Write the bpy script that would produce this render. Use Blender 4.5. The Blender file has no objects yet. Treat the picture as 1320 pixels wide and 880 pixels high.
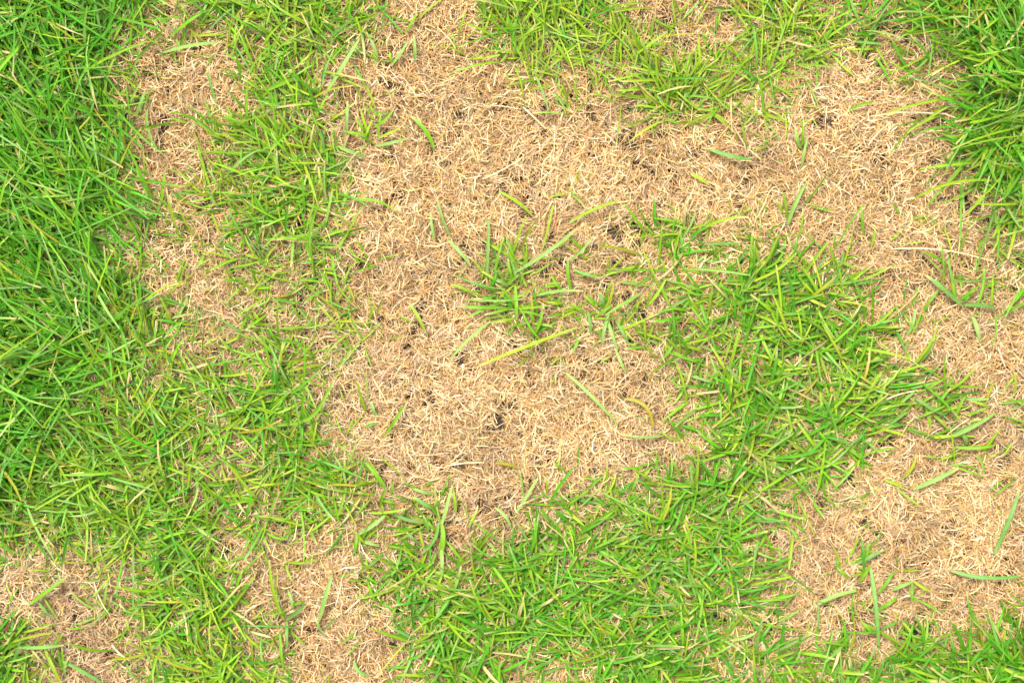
import bpy, math
import numpy as np
from mathutils import Vector

R = np.random.default_rng(7)
sc = bpy.context.scene
col = sc.collection

# ------------------------------------------------------------------ camera, sky, sun, exposure
S = 0.00075                      # metres of ground for one pixel of the 1320 x 880 photograph
CAM_H = 1.4
cam = bpy.data.objects.new("camera", bpy.data.cameras.new("camera"))
col.objects.link(cam)
cam.location = (0, 0, CAM_H)
cam.data.sensor_width = 36
cam.data.lens = 36 * (CAM_H - 0.008) / (1320 * S)
cam.data.clip_start = 0.01
cam.data.clip_end = 500
sc.camera = cam

SUN_EL, SUN_AZ = math.radians(62), math.radians(-35)
world = bpy.data.worlds.new("World")
sc.world = world
world.use_nodes = True
nt = world.node_tree
bg = nt.nodes["Background"]
sky = nt.nodes.new("ShaderNodeTexSky")
sky.sky_type = 'NISHITA'
sky.sun_disc = False
sky.sun_elevation = SUN_EL
sky.sun_rotation = SUN_AZ
sky.dust_density = 4.0
hs = nt.nodes.new("ShaderNodeHueSaturation")
hs.inputs["Saturation"].default_value = 0.25      # an overcast, whitish sky
nt.links.new(sky.outputs[0], hs.inputs["Color"])
nt.links.new(hs.outputs[0], bg.inputs[0])
bg.inputs[1].default_value = 0.10
sun = bpy.data.objects.new("sun", bpy.data.lights.new("sun", 'SUN'))
col.objects.link(sun)
sun.data.energy = 1.5
sun.data.angle = math.radians(18)
sun.data.color = (1.0, 0.95, 0.87)
d = Vector((math.sin(SUN_AZ) * math.cos(SUN_EL), math.cos(SUN_AZ) * math.cos(SUN_EL), math.sin(SUN_EL)))
sun.rotation_euler = (-d).to_track_quat('-Z', 'Y').to_euler()

sc.view_settings.view_transform = 'Standard'
sc.view_settings.look = 'None'
sc.view_settings.gamma = 1
sc.view_settings.exposure = 2.10
sc.cycles.max_bounces = 6
sc.cycles.diffuse_bounces = 2

# ------------------------------------------------------------------ materials
def leaf_material(name, translucent, rough, spec, streak):
    m = bpy.data.materials.new(name)
    m.use_nodes = True
    n, l = m.node_tree.nodes, m.node_tree.links
    n.clear()
    out = n.new("ShaderNodeOutputMaterial")
    at = n.new("ShaderNodeAttribute"); at.attribute_name = "tint"
    tc = n.new("ShaderNodeTexCoord")
    nz = n.new("ShaderNodeTexNoise"); nz.inputs["Scale"].default_value = streak; nz.inputs["Detail"].default_value = 3
    l.new(tc.outputs["Object"], nz.inputs["Vector"])
    mr = n.new("ShaderNodeMapRange")
    mr.inputs["To Min"].default_value = 0.72; mr.inputs["To Max"].default_value = 1.28
    l.new(nz.outputs["Fac"], mr.inputs["Value"])
    mul = n.new("ShaderNodeVectorMath"); mul.operation = 'SCALE'
    l.new(at.outputs["Color"], mul.inputs[0]); l.new(mr.outputs[0], mul.inputs["Scale"])
    p = n.new("ShaderNodeBsdfPrincipled")
    p.inputs["Roughness"].default_value = rough
    p.inputs["Specular IOR Level"].default_value = spec
    l.new(mul.outputs[0], p.inputs["Base Color"])
    tr = n.new("ShaderNodeBsdfTranslucent")
    l.new(mul.outputs[0], tr.inputs["Color"])
    mx = n.new("ShaderNodeMixShader"); mx.inputs[0].default_value = translucent
    l.new(p.outputs[0], mx.inputs[1]); l.new(tr.outputs[0], mx.inputs[2])
    l.new(mx.outputs[0], out.inputs["Surface"])
    return m

M_GREEN = leaf_material("grass_leaf", 0.30, 0.50, 0.22, 180)
M_STRAW = leaf_material("dry_straw", 0.04, 0.65, 0.20, 260)

def soil_material():
    m = bpy.data.materials.new("soil")
    m.use_nodes = True
    n, l = m.node_tree.nodes, m.node_tree.links
    p = n["Principled BSDF"]
    tc = n.new("ShaderNodeTexCoord")
    nz = n.new("ShaderNodeTexNoise"); nz.inputs["Scale"].default_value = 60; nz.inputs["Detail"].default_value = 8
    l.new(tc.outputs["Object"], nz.inputs["Vector"])
    cr = n.new("ShaderNodeValToRGB")
    cr.color_ramp.elements[0].color = (0.012, 0.008, 0.005, 1); cr.color_ramp.elements[0].position = 0.3
    cr.color_ramp.elements[1].color = (0.050, 0.032, 0.019, 1); cr.color_ramp.elements[1].position = 0.75
    l.new(nz.outputs["Fac"], cr.inputs[0]); l.new(cr.outputs[0], p.inputs["Base Color"])
    b = n.new("ShaderNodeBump"); b.inputs["Strength"].default_value = 0.8; b.inputs["Distance"].default_value = 0.004
    l.new(nz.outputs["Fac"], b.inputs["Height"]); l.new(b.outputs[0], p.inputs["Normal"])
    p.inputs["Roughness"].default_value = 0.95
    return m
M_SOIL = soil_material()

# ------------------------------------------------------------------ maps read off the photograph (40 px cells, 0 = bare straw, 9 = full turf)
GREEN = """
999874788886300499863225775447799
988832238986310399876432677423489
886630027761000055567877651004489
887620146662200012224876531001379
888820268875300010001322120000169
998830269873000000000011110000158
999841379873100011211211020002115
999754457762011111124752352111124
998532146762101342223665654310123
999653235664111354332544878631433
999775433454211244331226778862010
999865444432001122221467677852100
998566768731010001100158767886421
987687778851000000001147788743322
877787547763100000001247875300321
888887647876421012444677654212112
778888766666443024656788342311011
456788863323244267667889320321101
233238853100676678778887423321112
210247753101689888899876632321113
620127762110088988999876531211246
831027876310137862179995755667899
"""
G = np.array([[int(c) for c in row] for row in GREEN.split()], float)
assert G.shape == (22, 33), G.shape

def grid_at(A, x, y):
    u = np.clip(np.asarray(x) / 40.0 - 0.5, 0, A.shape[1] - 1.001)
    v = np.clip(np.asarray(y) / 40.0 - 0.5, 0, A.shape[0] - 1.001)
    i, j = u.astype(int), v.astype(int)
    a, b = u - i, v - j
    return (A[j, i] * (1 - a) * (1 - b) + A[j, i + 1] * a * (1 - b) + A[j + 1, i] * (1 - a) * b + A[j + 1, i + 1] * a * b)

def vnoise(x, y, scale, seed):
    r = np.random.default_rng(seed)
    T = r.random((256, 256))
    u, v = np.asarray(x) / scale + 100, np.asarray(y) / scale + 100
    i, j = np.floor(u).astype(int), np.floor(v).astype(int)
    a, b = u - i, v - j
    a, b = a * a * (3 - 2 * a), b * b * (3 - 2 * b)
    i, j, i1, j1 = i % 256, j % 256, (i + 1) % 256, (j + 1) % 256
    return T[j, i] * (1 - a) * (1 - b) + T[j, i1] * a * (1 - b) + T[j1, i] * (1 - a) * b + T[j1, i1] * a * b

def green_at(x, y):
    g = grid_at(G, x + 44 * (vnoise(x, y, 34, 11) - .5) + 24 * (vnoise(x, y, 11, 13) - .5), y + 44 * (vnoise(x, y, 34, 12) - .5) + 24 * (vnoise(x, y, 11, 14) - .5)) / 9
    return g

def idw(pts, x, y, power=3.0):
    """pts: rows x, y, values...  smooth interpolation between control points"""
    P = np.asarray(pts, float)
    d2 = (np.asarray(x)[:, None] - P[:, 0]) ** 2 + (np.asarray(y)[:, None] - P[:, 1]) ** 2
    w = 1 / (d2 + 900) ** (power / 2)
    w /= w.sum(1, keepdims=True)
    return w @ P[:, 2:]

# lean of the turf: x, y, heading of the tips in degrees (0 = right, 90 = up the picture), spread in degrees
LEAN = [(40, 40, 150, 60), (60, 150, 145, 45), (90, 260, 140, 35), (100, 340, 138, 32), (60, 430, 150, 40), (60, 490, 195, 35),
        (70, 540, 190, 40), (40, 620, 150, 60), (160, 640, 150, 55), (240, 690, 170, 60), (150, 50, 120, 50), (300, 170, 138, 35),
        (330, 60, 100, 70), (340, 250, 140, 60), (400, 330, 130, 80), (640, 30, 110, 45), (720, 60, 80, 60), (800, 110, 115, 40),
        (850, 130, 120, 45), (950, 120, 60, 80), (1030, 70, 80, 80), (1290, 60, 130, 60), (1260, 120, 175, 40), (1300, 220, 260, 60),
        (1140, 515, 18, 30), (1050, 420, 60, 90), (950, 540, 100, 90), (900, 340, 135, 60), (560, 800, 200, 80), (700, 740, 60, 100),
        (850, 700, 20, 90), (900, 800, 45, 90), (1270, 850, 150, 60), (1100, 860, 70, 80), (270, 850, 160, 80), (370, 590, 145, 50),
        (330, 520, 150, 60), (200, 460, 60, 80), (20, 860, 100, 60)]
LEANV = [(a, b, math.cos(math.radians(h)), math.sin(math.radians(h)), s) for a, b, h, s in LEAN]

# tone of the dead straw: x, y, greyness (0 = golden, 1 = grey beige)
TONE = [(540, 50, .10), (250, 130, .15), (480, 330, .15), (620, 250, .2), (450, 520, .75), (560, 560, .45), (700, 520, .45), (620, 640, .55),
        (100, 800, .95), (430, 760, .45), (520, 830, .3), (1130, 130, .25), (1250, 470, .3), (1200, 620, .5), (1080, 700, .6), (1250, 720, .25),
        (900, 250, .1), (1180, 260, .1), (260, 350, .4), (800, 400, .4), (700, 700, .7), (900, 720, .7), (330, 440, .7), (1000, 100, .4), (150, 600, .7)]
# little dark holes in the straw
HOLES = [(705, 345, 14), (672, 320, 7), (795, 310, 14), (813, 388, 9), (562, 363, 10), (770, 340, 7), (830, 295, 12), (735, 340, 6), (520, 420, 8),
         (500, 260, 10), (915, 260, 10), (1175, 268, 8), (1255, 270, 18), (1245, 255, 12), (1100, 795, 14), (1085, 810, 16), (1065, 775, 12), (1180, 150, 6),
         (1120, 45, 16), (1060, 60, 12), (1210, 60, 16), (860, 30, 14), (905, 95, 10), (790, 40, 8), (1180, 815, 16), (870, 100, 10), (760, 110, 8), (480, 40, 8),
         (1000, 90, 14), (525, 720, 8), (392, 430, 14), (385, 400, 14), (1118, 588, 10), (210, 20, 18), (10, 795, 12), (205, 205, 8), (170, 165, 8),
         (1010, 505, 12), (1040, 420, 12), (1000, 480, 14), (935, 390, 10), (880, 345, 8), (60, 520, 16), (30, 380, 14), (700, 770, 8), (850, 790, 10), (960, 850, 12)]

# ------------------------------------------------------------------ ribbons: every blade and straw is a thin folded strip
def faces_of(nb, seg, wide):
    k = wide * (seg + 1)
    f = []
    for s in range(seg):
        for a in range(wide * s, wide * s + wide - 1):
            f.append((a, a + 1, a + wide + 1, a + wide))
    f = np.array(f)
    return (f[None] + (np.arange(nb) * k)[:, None, None]).reshape(-1, 4)

def ribbons(C, W, roll, fold):
    """C: centre lines (n, s+1, 3); W: half widths (n, s+1); roll: (n,) or (n, s+1) turn about the tangent; fold: (n,) depth of the V"""
    T = np.gradient(C, axis=1)
    T /= np.linalg.norm(T, axis=2, keepdims=True) + 1e-12
    side = np.stack([T[..., 1], -T[..., 0], np.zeros(T.shape[:2])], 2)
    side /= np.linalg.norm(side, axis=2, keepdims=True) + 1e-9
    up = np.cross(side, T)
    roll = np.asarray(roll)
    if roll.ndim == 1:
        roll = roll[:, None]
    sd = side * np.cos(roll)[..., None] + up * np.sin(roll)[..., None]
    w = W[..., None]
    if fold is None:
        return np.stack([C - sd * w, C + sd * w], 2).reshape(len(C), -1, 3)
    nm = np.cross(sd, T)
    dp = (np.asarray(fold)[:, None] * W)[..., None]
    V = np.stack([C - sd * w, C - nm * dp, C + sd * w], 2)
    return V.reshape(len(C), -1, 3)

def build(name, V, tint, seg, material, parent=None, origin=None):
    """V: (n, 3(s+1), 3), tint: same with rgb"""
    n = len(V)
    me = bpy.data.meshes.new(name)
    v = V.reshape(-1, 3)
    if origin is not None:
        v = v - np.asarray(origin)
    f = faces_of(n, seg, V.shape[1] // (seg + 1))
    me.vertices.add(len(v)); me.vertices.foreach_set("co", v.astype(np.float32).ravel())
    me.loops.add(f.size); me.loops.foreach_set("vertex_index", f.astype(np.int32).ravel())
    me.polygons.add(len(f)); me.polygons.foreach_set("loop_start", np.arange(0, f.size, 4, dtype=np.int32))
    me.polygons.foreach_set("loop_total", np.full(len(f), 4, np.int32))
    me.update(calc_edges=True)
    me.polygons.foreach_set("use_smooth", np.ones(len(f), bool))
    at = me.attributes.new("tint", 'FLOAT_COLOR', 'POINT')
    c = np.ones((len(v), 4), np.float32); c[:, :3] = tint.reshape(-1, 3)
    at.data.foreach_set("color", c.ravel())
    me.materials.append(material)
    o = bpy.data.objects.new(name, me)
    col.objects.link(o)
    if origin is not None and parent is None:
        o.location = origin
    if parent is not None:
        o.parent = parent
    return o

def tag(o, label=None, cat=None, group=None, kind=None):
    if label: o["label"] = label
    if cat: o["category"] = cat
    if group: o["group"] = group
    if kind: o["kind"] = kind
    return o

def world_xy(x, y):
    return (np.asarray(x) - 660) * S, (440 - np.asarray(y)) * S

def choose(cols, probs, n):
    return np.asarray(cols)[R.choice(len(cols), n, p=np.asarray(probs) / np.sum(probs))]

# ------------------------------------------------------------------ dead straw
GOLD, PALE, BROWN, GREY, ORANGE = (.43, .265, .100), (.55, .405, .215), (.22, .13, .058), (.43, .315, .195), (.40, .215, .070)

def straw_strands(x, y, thick=1.0, top=11.0):
    """straw lying at the given pixels -> V, tint, seg"""
    n = len(x)
    seg = 2
    L = R.gamma(5, 3.6, n).clip(7, 60) * thick
    W = (.32 + .44 * R.random(n) ** 2.2) * (.6 + .4 * thick) * (1.08 - .22 * idw(TONE, x, y)[:, 0])
    th0 = 2 * math.pi * vnoise(x, y, 95, 21) * 2 + R.normal(0, 1.0, n)
    kap = R.normal(0, 1.0, n)
    pitch = R.normal(0, .20, n)
    arch = R.normal(.04, .10, n)
    z0 = R.beta(1.5, 1.25, n) * top
    tone = idw(TONE, x, y)[:, 0]
    t = np.linspace(0, 1, seg + 1)
    ang = th0[:, None] + kap[:, None] * (t - .5)
    dx, dy = np.cos(ang) * (L / seg)[:, None], np.sin(ang) * (L / seg)[:, None]
    px = np.cumsum(np.c_[np.zeros(n), (dx[:, 1:] + dx[:, :-1]) / 2], 1)
    py = np.cumsum(np.c_[np.zeros(n), (dy[:, 1:] + dy[:, :-1]) / 2], 1)
    px -= px.mean(1, keepdims=True); py -= py.mean(1, keepdims=True)
    z = z0[:, None] + L[:, None] * (pitch[:, None] * (t - .5) + arch[:, None] * 4 * t * (1 - t))
    z = np.clip(z, .6, top * 1.5)
    wx, wy = world_xy(x[:, None] + px, y[:, None] - py)
    C = np.stack([wx, wy, z * S * 1.333], 2)
    prof = np.array([.65, 1, .5])
    Wd = W[:, None] * prof * S * R.uniform(.8, 1.2, (n, seg + 1))
    V = ribbons(C, Wd, R.normal(0, .6, n)[:, None] + R.normal(0, .5, n)[:, None] * t, None)
    c = np.empty((n, 3))
    u = R.random(n)
    g = np.asarray
    pg = .42 - .25 * tone; pp = pg + .25; pb = pp + .15 + .03 * tone; pgr = pb + .08 + .22 * tone
    c[:] = ORANGE
    for lo, hi, k in ((0, pg, GOLD), (pg, pp, PALE), (pp, pb, BROWN), (pb, pgr, GREY)):
        c[(u >= lo) & (u < hi)] = k
    c = c * R.uniform(.62, 1.28, (n, 1)) * (1 + R.normal(0, .05, (n, 3))) * (.80 + .38 * vnoise(x, y, 70, 61))[:, None]
    tint = np.repeat(c[:, None], seg + 1, 1)
    tint = tint * R.uniform(.85, 1.15, (n, seg + 1, 1))
    return V, np.repeat(tint, 2, 1), seg

MARG = 110
def straw_positions(n):
    x = R.uniform(-MARG, 1320 + MARG, n); y = R.uniform(-MARG, 880 + MARG, n)
    g = green_at(x, y)
    keep = 1 - .62 * np.clip((g - .55) / .45, 0, 1)
    keep *= .55 + .75 * vnoise(x, y, 17, 31)
    hn = .7 * vnoise(x, y, 8, 32) + .3 * vnoise(x, y, 26, 33)
    keep *= np.clip((hn - .24) / .20, .03, 1)
    for hx, hy, hr in HOLES:
        d2 = ((x - hx) ** 2 + (y - hy) ** 2) / hr ** 2
        keep *= 1 - .95 * np.exp(-d2 * 1.5)
    ok = R.random(n) < keep
    return x[ok], y[ok]

sx, sy = straw_positions(590000)
V, T_, seg = straw_strands(sx, sy)
straw = build("dead_grass", V, T_, seg, M_STRAW)
tag(straw, "matted dead straw-coloured grass covering the whole ground between the green patches", "dead grass", kind="stuff")

# ------------------------------------------------------------------ green turf
LUSH, MID, YELLOW, BLUE, PALEG, OLIVE = (.040, .178, .004), (.106, .230, .006), (.175, .262, .010), (.100, .220, .040), (.160, .270, .055), (.22, .21, .015)
TAN = np.array((.42, .30, .14))
PATCH_SEEDS = {
    "lush": [(60, 60), (60, 200), (60, 350), (60, 500), (110, 400), (20, 600), (120, 150), (110, 60), (150, 260)],
    "strip": [(380, 40), (330, 100), (350, 200), (350, 280), (370, 360), (400, 180), (270, 20), (300, 240), (440, 160)],
    "lower": [(200, 560), (330, 520), (370, 590), (420, 620), (250, 680), (150, 640), (90, 670), (270, 770), (220, 760), (270, 850), (200, 450), (300, 600), (320, 440), (240, 400)],
    "corner_low": [(10, 870), (30, 840)],
    "top": [(660, 30), (720, 50), (800, 80), (850, 130), (920, 100), (1000, 60), (1000, 120), (950, 20)],
    "corner_top": [(1290, 60), (1250, 100), (1300, 200), (1190, 20), (1310, 300)],
    "broad": [(1000, 400), (1080, 400), (1100, 470), (960, 520), (1000, 580), (1060, 620), (1150, 510), (880, 330), (920, 350), (940, 450), (1200, 530)],
    "bottom": [(560, 800), (650, 750), (750, 720), (850, 680), (900, 640), (850, 800), (900, 750), (960, 800), (700, 820), (600, 860), (550, 700), (900, 850)],
    "corner_right": [(1290, 850), (1200, 860), (1100, 870), (1020, 875)],
}
PATCH_LABELS = {
    "lush": "thick dark green lawn of long blades along the left edge",
    "strip": "curving green strip between the small dry patch at upper left and the big dry middle",
    "lower": "wide stretch of mixed green blades above and beside the beige bare spot at lower left",
    "corner_low": "small green clump in the lower-left corner beside the beige bare spot",
    "top": "yellow-green grass patch hanging from the top edge between two dry areas",
    "corner_top": "long deep green grass filling the upper-right corner",
    "broad": "broad-bladed bright green patch jutting into the dry ground at centre right",
    "bottom": "dense short green patch at bottom centre, curving under the big dry middle",
    "corner_right": "dark green grass along the bottom edge in the lower-right corner",
}
PK = list(PATCH_SEEDS)
SEED_XY = np.array([p for k in PK for p in PATCH_SEEDS[k]], float)
SEED_ID = np.array([i for i, k in enumerate(PK) for _ in PATCH_SEEDS[k]])
def patch_of(x, y):
    out = np.empty(len(x), int)
    for a in range(0, len(x), 20000):
        d2 = (x[a:a + 20000, None] - SEED_XY[:, 0]) ** 2 + (y[a:a + 20000, None] - SEED_XY[:, 1]) ** 2
        out[a:a + 20000] = SEED_ID[d2.argmin(1)]
    return out
#               lush strip lower cornl top cornt broad bottom cornr
P_LEN = np.array([76, 45, 50, 48, 48, 68, 49, 44, 62.])
P_WID = np.array([1.65, 1.5, 1.62, 1.65, 1.42, 1.7, 1.85, 1.8, 1.95])
P_YEL = np.array([.09, .42, .36, .15, .62, .22, .26, .18, .15])     # share of yellowish blades
P_LUSH = np.array([.66, .18, .26, .5, .08, .52, .32, .46, .55])

def blades(x, y, head, L, W, el0, el1, colour, tipdry, zbase, roll, seg=4, blunt=None, dying=.045):
    n = len(x)
    t = np.linspace(0, 1, seg + 1)
    el = el0[:, None] + (el1 - el0)[:, None] * t ** .8
    kap = R.normal(0, .30, n)
    hd = head[:, None] + kap[:, None] * t ** 1.5
    st = (L / seg)[:, None]
    dxy = np.cos(el) * st
    dx, dy, dz = np.cos(hd) * dxy, np.sin(hd) * dxy, np.sin(el) * st
    cum = lambda a: np.cumsum(np.c_[np.zeros(n), (a[:, 1:] + a[:, :-1]) / 2], 1)
    px, py, pz = cum(dx), cum(dy), cum(dz)
    wx, wy = world_xy(x[:, None] + px, y[:, None] - py)
    z = np.maximum(zbase[:, None] + pz, 1.0) * S
    C = np.stack([wx, wy, z], 2)
    if blunt is None:
        blunt = R.random(n) < .45
    sharp = np.interp(t, [0, .12, .45, .8, 1], [.62, .85, 1, .72, .06])
    cut = np.interp(t, [0, .12, .45, .9, 1], [.62, .85, 1, .82, .55])
    prof = np.where(blunt[:, None], cut, sharp)
    Wd = W[:, None] * prof * S
    rl = roll[:, None] + R.normal(0, .35, n)[:, None] * t
    V = ribbons(C, Wd, rl, R.uniform(.15, .55, n))
    tint = np.repeat(colour[:, None], seg + 1, 1)
    base = np.clip(1 - t / .22, 0, 1)[None, :, None] * .55          # paler sheath at the foot
    tint = tint * (1 - base) + base * np.array((.24, .30, .09))
    tip = (np.clip((t - .80) / .2, 0, 1)[None] * tipdry[:, None])[..., None]
    tint = tint * (1 - tip) + tip * TAN
    dead = np.where(R.random(n) < dying, R.uniform(.1, .7, n), 2.0)     # some leaves have died back from the tip
    die = np.clip((t[None] - dead[:, None]) / .2, 0, 1)[..., None] * .9
    tint = tint * (1 - die) + die * TAN * R.uniform(.8, 1.1, (n, 1, 1))
    T = np.repeat(tint, 3, 1).reshape(n, seg + 1, 3, 3)
    T = T * np.array([1, 1.16, 1])[None, None, :, None]               # lighter midrib
    return V, T.reshape(n, -1, 3), seg

def green_colours(pid, n):
    u = R.random(n)
    c = np.empty((n, 3))
    py, pl = P_YEL[pid], P_LUSH[pid]
    c[:] = MID
    c[u < pl] = LUSH
    sel = (u >= pl) & (u < pl + py); c[sel] = YELLOW
    sel = (u >= .86) & (u < .94); c[sel] = BLUE
    c[u >= .94] = PALEG
    v = R.random(n)
    c[v < .035] = OLIVE
    mixw = R.uniform(0, .45, (n, 1))
    c = c * (1 - mixw) + np.asarray(MID) * mixw
    return c * R.uniform(.78, 1.25, (n, 1)) * (1 + R.normal(0, .06, (n, 3)))

def shoots(count, per, under):
    """positions of tillers drawn from the green map, each giving a fan of leaves"""
    x = R.uniform(-MARG, 1320 + MARG, count); y = R.uniform(-MARG, 880 + MARG, count)
    g = green_at(x, y)
    w = (np.clip((g - .08) / .92, 0, 1) ** 1.75 + .055 * g) * (.55 + .9 * vnoise(x, y, 22, 41))
    w *= 1 + .45 * np.clip((g - .8) / .15, 0, 1)
    w[g < .045] = 0
    ok = R.random(count) < w
    x, y, g = x[ok], y[ok], g[ok]
    k = R.integers(per[0], per[1] + 1, len(x))
    ex, ey, eg = np.repeat(x, k), np.repeat(y, k), np.repeat(g, k)
    n = len(ex)
    lean = idw(LEANV, ex, ey)
    hd = np.arctan2(lean[:, 1], lean[:, 0])
    spread = np.radians(lean[:, 2])
    flip = np.where(R.random(n) < .16, math.pi, 0)
    head = hd + flip + R.normal(0, 1, n) * spread
    pid = patch_of(ex, ey)
    jit = 5.0
    ex = ex + R.normal(0, jit, n); ey = ey + R.normal(0, jit, n)
    if under:
        L = R.uniform(.35, .8, n) * P_LEN[pid] * .8
        W = P_WID[pid] * R.uniform(.42, .85, n)
        el0 = np.radians(R.uniform(5, 55, n)); el1 = np.radians(R.uniform(-25, 20, n)); zb = R.uniform(3, 11, n)
    else:
        L = (R.gamma(9, 1 / 9, n).clip(.45, 1.9)) * P_LEN[pid] * (.7 + .35 * np.clip(eg, 0, 1))
        W = P_WID[pid] * R.uniform(.6, 1.22, n)
        el0 = np.radians(R.uniform(22, 62, n)); el1 = np.radians(R.uniform(-28, 12, n)); zb = R.uniform(6, 15, n)
    c = green_colours(pid, n)
    # thin turf is paler and yellower than thick turf
    thin = np.clip(1 - eg / .6, 0, 1)[:, None] * .45
    c = c * (1 - thin) + np.array(YELLOW) * thin
    tipdry = np.where(R.random(n) < np.where(pid == 0, .22, .38), R.uniform(.5, 1, n), 0)
    V, T, seg = blades(ex, ey, head, L, W, el0, el1, c, tipdry, zb, R.normal(0, .42, n), dying=np.where((pid == 0) | (pid == 5), .012, .045))
    return V, T, seg, pid, eg, L * W, zb + L * np.sin(el0) * .5, ex, ey

Va, Ta, seg, pa, ga, *_ = shoots(31000, (2, 4), True)
Vb, Tb, seg, pb, gb, area, hz, bx, by = shoots(15500, (2, 4), False)

N_BLADE_PARTS = 300
used = np.zeros(len(Vb), bool)
for i, k in enumerate(PK):
    sel = np.where((pb == i) & (gb > .30))[0]
    inside = (bx[sel] > 5) & (bx[sel] < 1315) & (by[sel] > 5) & (by[sel] < 875)
    cand = sel[inside]
    score = area[cand] * (1 + .04 * hz[cand])
    top = cand[np.argsort(-score)[:min(N_BLADE_PARTS, len(cand) // 3)]]
    used[top] = True
    c0 = np.mean(PATCH_SEEDS[k], 0)
    e = bpy.data.objects.new("grass_patch", None)
    col.objects.link(e)
    ox, oy = world_xy(*c0)
    e.location = (float(ox), float(oy), 0.0)
    e.empty_display_size = .02
    tag(e, PATCH_LABELS[k], "grass patch", "green grass patches around the dead areas")
    org = np.array((float(ox), float(oy), 0.0))
    rest = sel[~used[sel]]
    ra = np.where((pa == i) & (ga > .30))[0]
    o = build("turf", np.concatenate([Vb[rest], Va[ra]]), np.concatenate([Tb[rest], Ta[ra]]), seg, M_GREEN, e, org)
    o["kind"] = "stuff"
    for b in top:
        foot = Vb[b, 1]
        q = build("blade", Vb[b:b + 1], Tb[b:b + 1], seg, M_GREEN, None, foot)
        q.parent = e
        q.location = Vector(foot - org)
lo_a, lo_b = np.where(ga <= .30)[0], np.where(gb <= .30)[0]
thin = build("sparse_grass", np.concatenate([Vb[lo_b], Va[lo_a]]), np.concatenate([Tb[lo_b], Ta[lo_a]]), seg, M_GREEN)
tag(thin, "thin scattered yellow-green shoots coming up through the dead straw", "sparse grass", kind="stuff")

# ------------------------------------------------------------------ single tufts, leaves and stalks that stand out on the dry ground
COL = dict(g=MID, y=YELLOW, b=BLUE, p=PALEG, o=OLIVE, l=LUSH, s=(.42, .31, .155), w=(.45, .35, .19))

def strip_mesh(pts, width, key, stalk=False, lift=None):
    """one leaf through pixel points (foot first) -> V, tint, seg"""
    P = np.array(pts, float)
    seg = 7
    if len(P) == 2:
        dv = P[1] - P[0]
        P = np.array([P[0], P[0] + dv * .5 + np.array([-dv[1], dv[0]]) * R.normal(0, .045), P[1]])
    u = np.r_[0, np.cumsum(np.linalg.norm(np.diff(P, axis=0), axis=1))]; u /= u[-1]
    t = np.linspace(0, 1, seg + 1)
    if len(P) == 3:
        m = u[1]
        A = np.array([[1, 0, 0], [1, m, m * m], [1, 1, 1]])
        co = np.linalg.solve(A, P)
        Q = np.stack([np.ones_like(t), t, t * t], 1) @ co
    else:
        Q = np.stack([np.interp(t, u, P[:, 0]), np.interp(t, u, P[:, 1])], 1)
    ln = np.linalg.norm(P[-1] - P[0])
    h = min(30, 9 + ln * .16) if lift is None else lift
    z = 15 + h * np.sin(np.pi * np.clip(t * .8 + .04, 0, 1)) * .8 if not stalk else (lift or 18) + 5 * np.sin(np.pi * t) + R.normal(0, .5, seg + 1)
    wx, wy = world_xy(Q[:, 0], Q[:, 1])
    k = (CAM_H - 1.0 * z * S) / (CAM_H - .008)
    C = np.stack([wx * k, wy * k, z * S], 1)[None]
    width = width * (.62 if stalk else .70)
    blunt = R.random() < .5
    prof = np.interp(t, [0, .12, .45, .85, 1], [.55, .85, 1, .75, .5 if blunt else .06])
    if stalk:
        prof = np.interp(t, [0, .1, .9, 1], [.6, 1, .8, .3])
    V = ribbons(C, (width * .5 * prof * S)[None], np.array([R.normal(0, .3)]), np.array([R.uniform(.15, .45)]))
    c = np.asarray(COL[key]) * R.uniform(.9, 1.15) * (1 + R.normal(0, .04, 3))
    tint = np.repeat(c[None], seg + 1, 0)
    if not stalk:
        bs = (np.clip(1 - t / .2, 0, 1) * .5)[:, None]
        tint = tint * (1 - bs) + bs * np.array((.24, .30, .09))
        if R.random() < .5:
            tp = (np.clip((t - .84) / .16, 0, 1) * .9)[:, None]
            tint = tint * (1 - tp) + tp * TAN
    T = np.repeat(tint, 3, 0).reshape(seg + 1, 3, 3) * np.array([1, 1.14, 1])[None, :, None]
    return V, T.reshape(1, -1, 3), seg

def leaf(label, pts, width, key, name="grass_leaf_alone", cat="grass leaf", group="single green leaves lying on the dry ground", **kw):
    V, T, s = strip_mesh(pts, width, key, **kw)
    o = build(name, V, T, s, M_STRAW if kw.get("stalk") else M_GREEN, None, V[0, 1].copy())
    return tag(o, label, cat, group)

def stalk(label, pts, width=2.6, key="s", lift=None):
    return leaf(label, pts, width, key, "dry_stalk", "dry stalk", "pale dry stalks lying on top", stalk=True, lift=lift)

def tuft(label, foot, spec):
    e = bpy.data.objects.new("grass_tuft", None)
    col.objects.link(e)
    ox, oy = world_xy(*foot)
    e.location = (float(ox), float(oy), 0.0)
    e.empty_display_size = .02
    tag(e, label, "grass tuft", "small grass tufts on the dry ground")
    for pts, width, key in spec:
        V, T, s = strip_mesh(pts, width, key)
        q = build("blade", V, T, s, M_GREEN, None, V[0, 1].copy())
        q.parent = e
        q.location = Vector(V[0, 1] - np.array((float(ox), float(oy), 0)))
    return e

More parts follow.
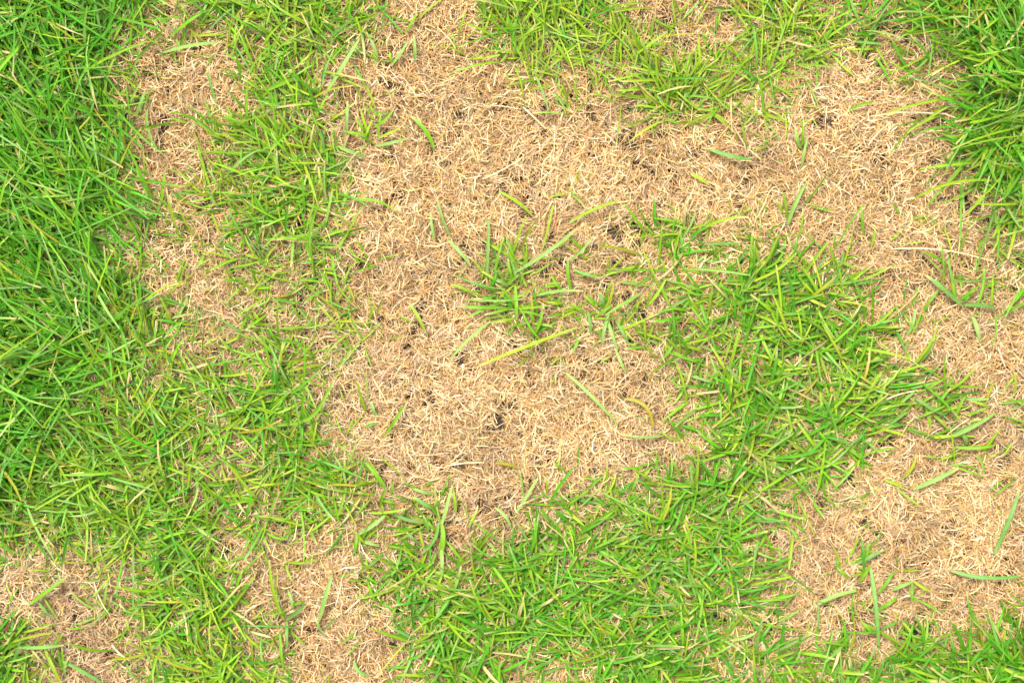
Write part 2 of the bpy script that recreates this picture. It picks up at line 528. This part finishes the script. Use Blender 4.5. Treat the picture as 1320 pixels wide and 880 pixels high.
tuft("bright green spiky tuft in the very middle of the big dry patch", (640, 368), [
    ([(627, 358), (630, 282)], 6.5, "p"), ([(637, 353), (649, 306)], 5, "g"), ([(664, 351), (705, 325), (746, 293)], 7.5, "p"),
    ([(630, 357), (656, 369)], 7.5, "b"), ([(604, 386), (677, 385)], 4.5, "p"), ([(646, 372), (592, 357)], 5.5, "b"),
    ([(612, 381), (580, 366)], 6, "y"), ([(652, 396), (590, 395)], 6.5, "g"), ([(664, 368), (666, 414)], 6.5, "g"),
    ([(672, 392), (690, 414)], 5.5, "g"), ([(642, 376), (610, 366)], 5, "g"), ([(662, 362), (655, 333)], 5.5, "g"),
    ([(648, 372), (668, 355)], 7, "g"), ([(640, 380), (618, 388)], 6, "l"), ([(655, 385), (684, 372)], 5, "y"),
    ([(645, 365), (622, 350)], 6, "y"), ([(650, 378), (660, 400)], 7, "l"), ([(632, 370), (640, 348)], 6, "l"), ([(640, 390), (600, 410)], 5, "g"),
    ([(660, 402), (700, 408)], 5, "g"), ([(668, 410), (630, 416)], 5, "y")])
tuft("airy tuft of crossing leaves just right of the spiky middle tuft", (770, 400), [
    ([(785, 404), (776, 443)], 7, "p"), ([(782, 409), (796, 452)], 6, "p"), ([(776, 404), (791, 363)], 6.5, "y"), ([(758, 402), (761, 431)], 7, "b"),
    ([(738, 378), (733, 331)], 6, "g"), ([(740, 348), (772, 358)], 6, "b"), ([(733, 338), (766, 304)], 4.5, "p"), ([(711, 355), (725, 375)], 5.5, "g"),
    ([(727, 391), (704, 389)], 5.5, "y"), ([(794, 413), (811, 446)], 6, "b"), ([(770, 400), (752, 380)], 6, "g"), ([(768, 408), (790, 392)], 6, "g"),
    ([(755, 405), (736, 392)], 6, "g"), ([(780, 398), (772, 378)], 7, "b"), ([(748, 400), (720, 412)], 5, "y")])
tuft("upright tuft with two broad leaves standing above the short green bottom patch", (566, 676), [
    ([(568, 680), (575, 655), (583, 625)], 6.5, "p"), ([(567, 718), (570, 676)], 9.5, "g"), ([(563, 657), (532, 640)], 9, "b"), ([(560, 636), (529, 627)], 6, "p"),
    ([(587, 662), (583, 630)], 5.5, "y"), ([(565, 673), (558, 698), (543, 713)], 7, "b"), ([(541, 700), (524, 685)], 6, "b"), ([(566, 690), (548, 668)], 6, "g"),
    ([(568, 700), (569, 745)], 7, "p"), ([(556, 660), (572, 640)], 5, "g"), ([(562, 712), (545, 735)], 6, "g")])
tuft("forked tuft of long narrow leaves beside the lower end of the big dry middle", (500, 655), [
    ([(458, 690), (476, 680), (500, 660)], 7.5, "p"), ([(466, 696), (484, 668)], 6, "g"), ([(503, 659), (550, 673)], 7, "b"), ([(498, 630), (471, 596)], 7.5, "g"),
    ([(492, 645), (511, 649)], 6, "g"), ([(489, 655), (498, 628)], 6.5, "g"), ([(466, 697), (490, 704)], 6, "p"), ([(478, 622), (458, 624)], 5, "y"),
    ([(505, 640), (508, 620)], 5, "g"), ([(456, 712), (460, 690)], 6, "g")])
tuft("small V-shaped tuft on golden straw near the top right corner's long grass", (1033, 200), [
    ([(1033, 192), (1026, 164)], 6, "p"), ([(1033, 188), (1034, 157)], 5, "g"), ([(1033, 216), (1041, 177)], 5.5, "p"), ([(1031, 190), (1028, 172)], 5, "y")])
tuft("wide low tuft with two stiff bluish leaves on the dry right side", (1238, 390), [
    ([(1240, 394), (1216, 372), (1194, 355)], 8.5, "b"), ([(1243, 393), (1284, 397)], 8, "b"), ([(1236, 387), (1264, 367)], 6, "g"),
    ([(1234, 382), (1222, 330)], 5, "b"), ([(1232, 388), (1228, 352)], 6, "g"), ([(1268, 372), (1288, 362)], 6, "g"), ([(1240, 391), (1252, 378)], 6, "l")])
tuft("tuft of three long leaves fanning out beyond the broad-bladed patch tip", (1216, 568), [
    ([(1215, 567), (1250, 552), (1283, 532)], 8, "p"), ([(1222, 563), (1262, 545)], 6.5, "b"), ([(1232, 576), (1284, 574)], 7, "g"), ([(1218, 565), (1210, 560)], 8, "g"),
    ([(1246, 573), (1240, 555)], 6, "b"), ([(1217, 535), (1178, 512)], 7, "b"), ([(1208, 532), (1226, 500)], 6, "g"), ([(1230, 540), (1246, 506)], 6, "g")])
tuft("starry tuft with one very long leaf trailing down, above the bottom right grass", (1118, 730), [
    ([(1115, 728), (1110, 691)], 6, "b"), ([(1119, 726), (1120, 696)], 5.5, "g"), ([(1105, 726), (1139, 708)], 7.5, "b"), ([(1122, 731), (1129, 780), (1133, 832)], 8, "b"),
    ([(1131, 765), (1151, 737)], 6.5, "g"), ([(1107, 751), (1121, 729)], 7, "g"), ([(1150, 760), (1176, 749)], 7, "p"), ([(1177, 748), (1202, 763)], 5.5, "y"),
    ([(1095, 745), (1078, 730)], 6, "g"), ([(1114, 735), (1110, 700)], 7, "l"), ([(1118, 735), (1098, 742)], 6, "g"), ([(1176, 751), (1176, 778)], 6, "g"),
    ([(1132, 785), (1156, 770)], 7, "g"), ([(1130, 818), (1110, 800)], 7, "g"), ([(1135, 812), (1158, 801)], 6, "b")])
tuft("yellowish tuft with a drooping leaf between the beige spot and the bottom green patch", (367, 799), [
    ([(366, 799), (353, 765), (347, 722)], 6.5, "y"), ([(368, 799), (394, 778)], 8, "b"), ([(370, 801), (370, 836)], 6.5, "b"), ([(377, 784), (371, 760)], 6, "p"),
    ([(361, 816), (366, 863)], 5.5, "g"), ([(368, 795), (358, 785)], 7, "g"), ([(376, 780), (392, 775)], 6, "g")])
tuft("little pair of stubby leaves on pale beige straw left of the dry centre", (484, 540), [
    ([(485, 538), (478, 517)], 6, "p"), ([(470, 550), (486, 546)], 5.5, "b")])
tuft("small tuft beside the curving strip, at the upper edge of the big dry area", (474, 175), [
    ([(484, 188), (528, 178)], 6.5, "p"), ([(472, 203), (434, 188)], 7.5, "p"), ([(446, 172), (448, 130)], 6, "p"), ([(479, 178), (465, 140)], 5, "y"),
    ([(480, 165), (508, 140)], 5, "g"), ([(476, 172), (458, 150)], 6, "g"), ([(470, 180), (480, 155)], 5, "y"), ([(478, 185), (460, 168)], 5, "g"), ([(488, 178), (516, 165)], 5, "y")])
tuft("slender twin-leaf tuft on golden straw near the top edge", (506, 80), [
    ([(505, 84), (526, 53)], 6.5, "p"), ([(506, 82), (502, 66)], 5, "y"), ([(486, 84), (472, 42)], 6, "p"), ([(478, 66), (489, 80)], 5, "y")])

leaf("long yellow-green leaf arching below the two middle tufts", [(744, 422), (700, 438), (612, 474)], 7, "y")
leaf("long straight leaf lying alone on straw south-east of the middle tufts", [(729, 480), (796, 546)], 6.5, "p")
leaf("olive bent leaf at the dry centre's edge near the broad-bladed patch", [(806, 514), (828, 520), (842, 550)], 6.5, "o")
leaf("flat pale leaf lying level just above the short bottom patch", [(858, 560), (804, 560)], 5.5, "p")
leaf("short dark green blade standing alone on pale beige straw", [(496, 562), (523, 520)], 6.5, "g")
leaf("folded leaf bent double beside the lower left green stretch", [(350, 549), (385, 545), (402, 538), (409, 530), (434, 485)], 7, "g")
leaf("short stout leaf lying diagonally on golden straw below the twin-leaf tuft", [(560, 193), (530, 150)], 8, "g")
leaf("pale upright leaf on the golden straw at the top", [(535, 80), (533, 45)], 6, "p")
leaf("thin green leaf beside the pale upright one at the top edge", [(522, 43), (538, 15)], 5.5, "g")
leaf("long pale leaf hanging from the curving strip over golden straw", [(420, 120), (440, 88), (464, 48)], 8, "p")
leaf("mossy short leaf lying on golden straw under the top right long grass", [(1093, 143), (1127, 131)], 5.5, "g")
leaf("tall leaf rising above the broad-bladed patch into golden straw", [(1015, 290), (1038, 238)], 8, "p")
leaf("short curved leaf lying below the wide low tuft on the dry right side", [(1254, 408), (1263, 440)], 8, "p")
leaf("pale short leaf standing between the broad-bladed patch and dry right side", [(1169, 432), (1179, 397)], 6.5, "p")
leaf("long pale leaf lying alone on the beige straw under the three-leaf tuft", [(1178, 630), (1206, 618), (1236, 603)], 8.5, "p")
leaf("long upright leaf at the right edge over dry straw", [(1281, 714), (1300, 672), (1316, 626)], 8, "b")
leaf("level blue-green leaf lying across golden straw near the right edge", [(1226, 735), (1314, 742)], 7.5, "b")
leaf("broad leaf slanting over the dark gaps below the starry tuft", [(1054, 779), (1104, 761)], 8.5, "p")
leaf("short leaf pointing down beside the dark gaps in the straw", [(1055, 780), (1057, 810)], 7, "p")
leaf("long leaf reaching up from the bottom edge grass over dry straw", [(998, 841), (1018, 830), (1042, 818)], 7, "p")
leaf("blue-green leaf lying on golden straw beneath the top yellow-green patch", [(914, 192), (972, 206)], 7.5, "b")
leaf("yellow half-dead leaf on golden straw beneath the top patch", [(890, 224), (914, 238)], 7, "y")
leaf("tall broad leaf lying on straw just left of the short bottom patch", [(411, 800), (419, 770), (429, 738)], 8.5, "p")
leaf("stubby leaf pointing at the foot of the tall broad leaf", [(416, 818), (410, 799)], 6.5, "b")
leaf("small pale leaf lying right beside the tall broad leaf's foot", [(418, 812), (433, 794)], 6, "p")
leaf("curled blue-grey leaf lying on bare straw near the bottom edge", [(456, 851), (464, 866), (480, 870)], 6.5, "b")
leaf("long leaf bridging the beige bare spot at lower left", [(84, 827), (112, 836), (144, 838)], 7.5, "g")
leaf("level leaf reaching into the beige spot from the lower-left clump", [(22, 834), (82, 831)], 6.5, "b")
leaf("yellow-green leaf dropping to the bottom edge in the beige spot", [(57, 834), (68, 860), (80, 884)], 7, "y")
leaf("broad leaf crossing the lower part of the beige spot", [(78, 850), (108, 866), (136, 882)], 8, "b")
leaf("small bluish leaf lying in the upper part of the beige spot", [(48, 774), (66, 796)], 6.5, "b")
leaf("wide leaf with yellow tip slanting over the upper beige spot", [(36, 780), (60, 762), (88, 742)], 8, "g")
leaf("narrow pale leaf rooted in golden straw north-west of the spiky tuft", [(560, 310), (555, 273)], 5.5, "p")
leaf("long slender leaf pointing down to the spiky middle tuft", [(581, 306), (563, 254)], 5.5, "p")
leaf("drooping pale leaf touching the spiky middle tuft from upper left", [(578, 310), (607, 343)], 6.5, "p")
leaf("yellowish leaf lying on straw left of the spiky middle tuft", [(528, 392), (540, 410), (549, 430)], 6, "y")
leaf("long faint green leaf slanting down from the spiky middle tuft", [(632, 414), (578, 466)], 6, "p")
leaf("level leaf lying across golden straw beside the curving strip's lower end", [(455, 258), (485, 259), (510, 272)], 6, "g")
leaf("straw-tipped long leaf leaning over the big dry middle above the airy tuft", [(699, 322), (714, 260)], 4.5, "y")
leaf("pale leaf with a dry tip pointing to the top of the big dry middle", [(733, 288), (765, 270), (800, 258)], 6.5, "y")
leaf("thin yellow-green leaf lying above the spiky middle tuft", [(643, 247), (688, 280)], 6, "y")
leaf("olive leaf lying on beige straw north of the bottom patch", [(640, 596), (670, 603)], 6, "o")
leaf("pale leaf rising from the bottom patch onto beige straw", [(664, 662), (694, 614)], 6.5, "p")
leaf("short leaf crossing the pale rising leaf's foot", [(638, 654), (658, 678)], 6, "p")
leaf("long green runner leaf arching left out of the upper-right long grass", [(1270, 124), (1197, 131), (1132, 151)], 5.5, "y")
leaf("straight leaf pointing into golden straw below the arching runner", [(1214, 148), (1160, 180)], 5, "y")
leaf("lower arching leaf leaving the upper-right grass over golden straw", [(1300, 236), (1230, 235), (1172, 260)], 6, "y")
leaf("green leaf slanting down at the airy tuft's lower right", [(794, 452), (806, 480)], 5.5, "p")
leaf("broad leaf along the top dark gap above the small upper-left dry patch", [(219, 48), (240, 30), (262, 16)], 9, "g")
leaf("pale blade crossing the upper rim of the small upper-left dry patch", [(210, 68), (250, 58), (290, 55)], 6.5, "p")
leaf("lone bluish leaf on the left rim of the small upper-left dry patch", [(175, 150), (188, 114)], 6.5, "b")
leaf("broad leaf with white tip pointing into the small upper-left dry patch", [(384, 100), (342, 118)], 9, "g")

stalk("long pale runner stalk curving out of the upper-right grass", [(1122, 150), (1167, 144), (1222, 147), (1254, 162)], 3.6, "w")
stalk("long pale stalk bowed above the wide low tuft", [(1150, 321), (1205, 321), (1282, 338)], 3.0, "w")
stalk("long white stalk lying over the tip of the broad-bladed patch", [(1102, 544), (1137, 517), (1196, 502)], 3.4, "w")
stalk("upright pale stalk on beige straw under the long lone leaf", [(1247, 626), (1257, 684)], 2.8)
stalk("pale straight stalk slanting beside the stubby leaf pair", [(480, 487), (501, 525)], 2.8)
stalk("level pale stalk on fine straw above the upright tuft", [(578, 600), (624, 596)], 2.8, "w")
stalk("white bent stalk standing in the green above the bottom left edge", [(236, 788), (241, 812), (242, 836)], 3.0, "w")
stalk("thick white stalk lying in the beige spot", [(144, 830), (168, 851)], 3.6, "w")
stalk("thin pale stalk slanting through the upper beige spot", [(121, 750), (142, 793)], 2.6)
stalk("straw-coloured stalk by the three-leaf tuft's foot", [(1250, 539), (1215, 566)], 2.8, "w")
stalk("white straight stalk lying on golden straw under the top patch", [(674, 138), (704, 167)], 3.2, "w")
stalk("pale stalk pointing up at the long runner stalk", [(1119, 188), (1141, 163)], 2.8)
stalk("long thin stalk lying across the upper middle of the big dry patch", [(621, 231), (676, 201)], 2.6, "w")
stalk("short white stalk on the left rim of the bottom patch", [(466, 770), (444, 790)], 3.0, "w")
stalk("white stalk hanging in the dark left lawn", [(97, 383), (98, 395), (101, 408)], 3.6, "w", lift=46)

# ------------------------------------------------------------------ ground, and the lawn going on outside the frame
def soil():
    me = bpy.data.meshes.new("soil_ground")
    n = 60
    xs = np.r_[-60, -12, np.linspace(-2.2, 2.2, n), 12, 60]
    X, Y = np.meshgrid(xs, xs)
    Z = .0022 * (vnoise(X * 1000, Y * 1000, 130, 51) - .5) * (np.maximum(abs(X), abs(Y)) < 2.1)
    k = len(xs)
    v = np.stack([X, Y, Z], 2).reshape(-1, 3)
    i = np.arange(k * k).reshape(k, k)
    f = np.stack([i[:-1, :-1], i[:-1, 1:], i[1:, 1:], i[1:, :-1]], 2).reshape(-1, 4)
    me.from_pydata(v.tolist(), [], f.tolist())
    me.materials.append(M_SOIL)
    o = bpy.data.objects.new("soil_ground", me)
    col.objects.link(o)
    return tag(o, "dark soil under the lawn showing in small gaps", kind="structure")
soil()

# one tile of mixed lawn, repeated by plain copies beyond the frame (no part of it is in the photograph)
tw, th = 1320 + 2 * MARG, 880 + 2 * MARG
ux = R.uniform(-MARG, 1320 + MARG, 60000); uy = R.uniform(-MARG, 880 + MARG, 60000)
V, T_, s_ = straw_strands(ux, uy, 1.35)
o1 = build("outer_dead_grass", V, T_, s_, M_STRAW)
o2me = build("outer_grass", np.concatenate([Vb[::2], Va[::3]]), np.concatenate([Tb[::2], Ta[::3]]), seg, M_GREEN)
first = True
for i in (-1, 0, 1):
    for j in (-1, 0, 1):
        if i == 0 and j == 0:
            continue
        for src in (o1, o2me):
            o = src if first else src.copy()
            if not first:
                col.objects.link(o)
            o.location = (i * tw * S, j * th * S, 0)
            if (i + j) % 2:
                o.rotation_euler.z = math.pi
            tag(o, "mixed dead and green lawn continuing beyond the frame", "lawn", kind="stuff")
        first = False
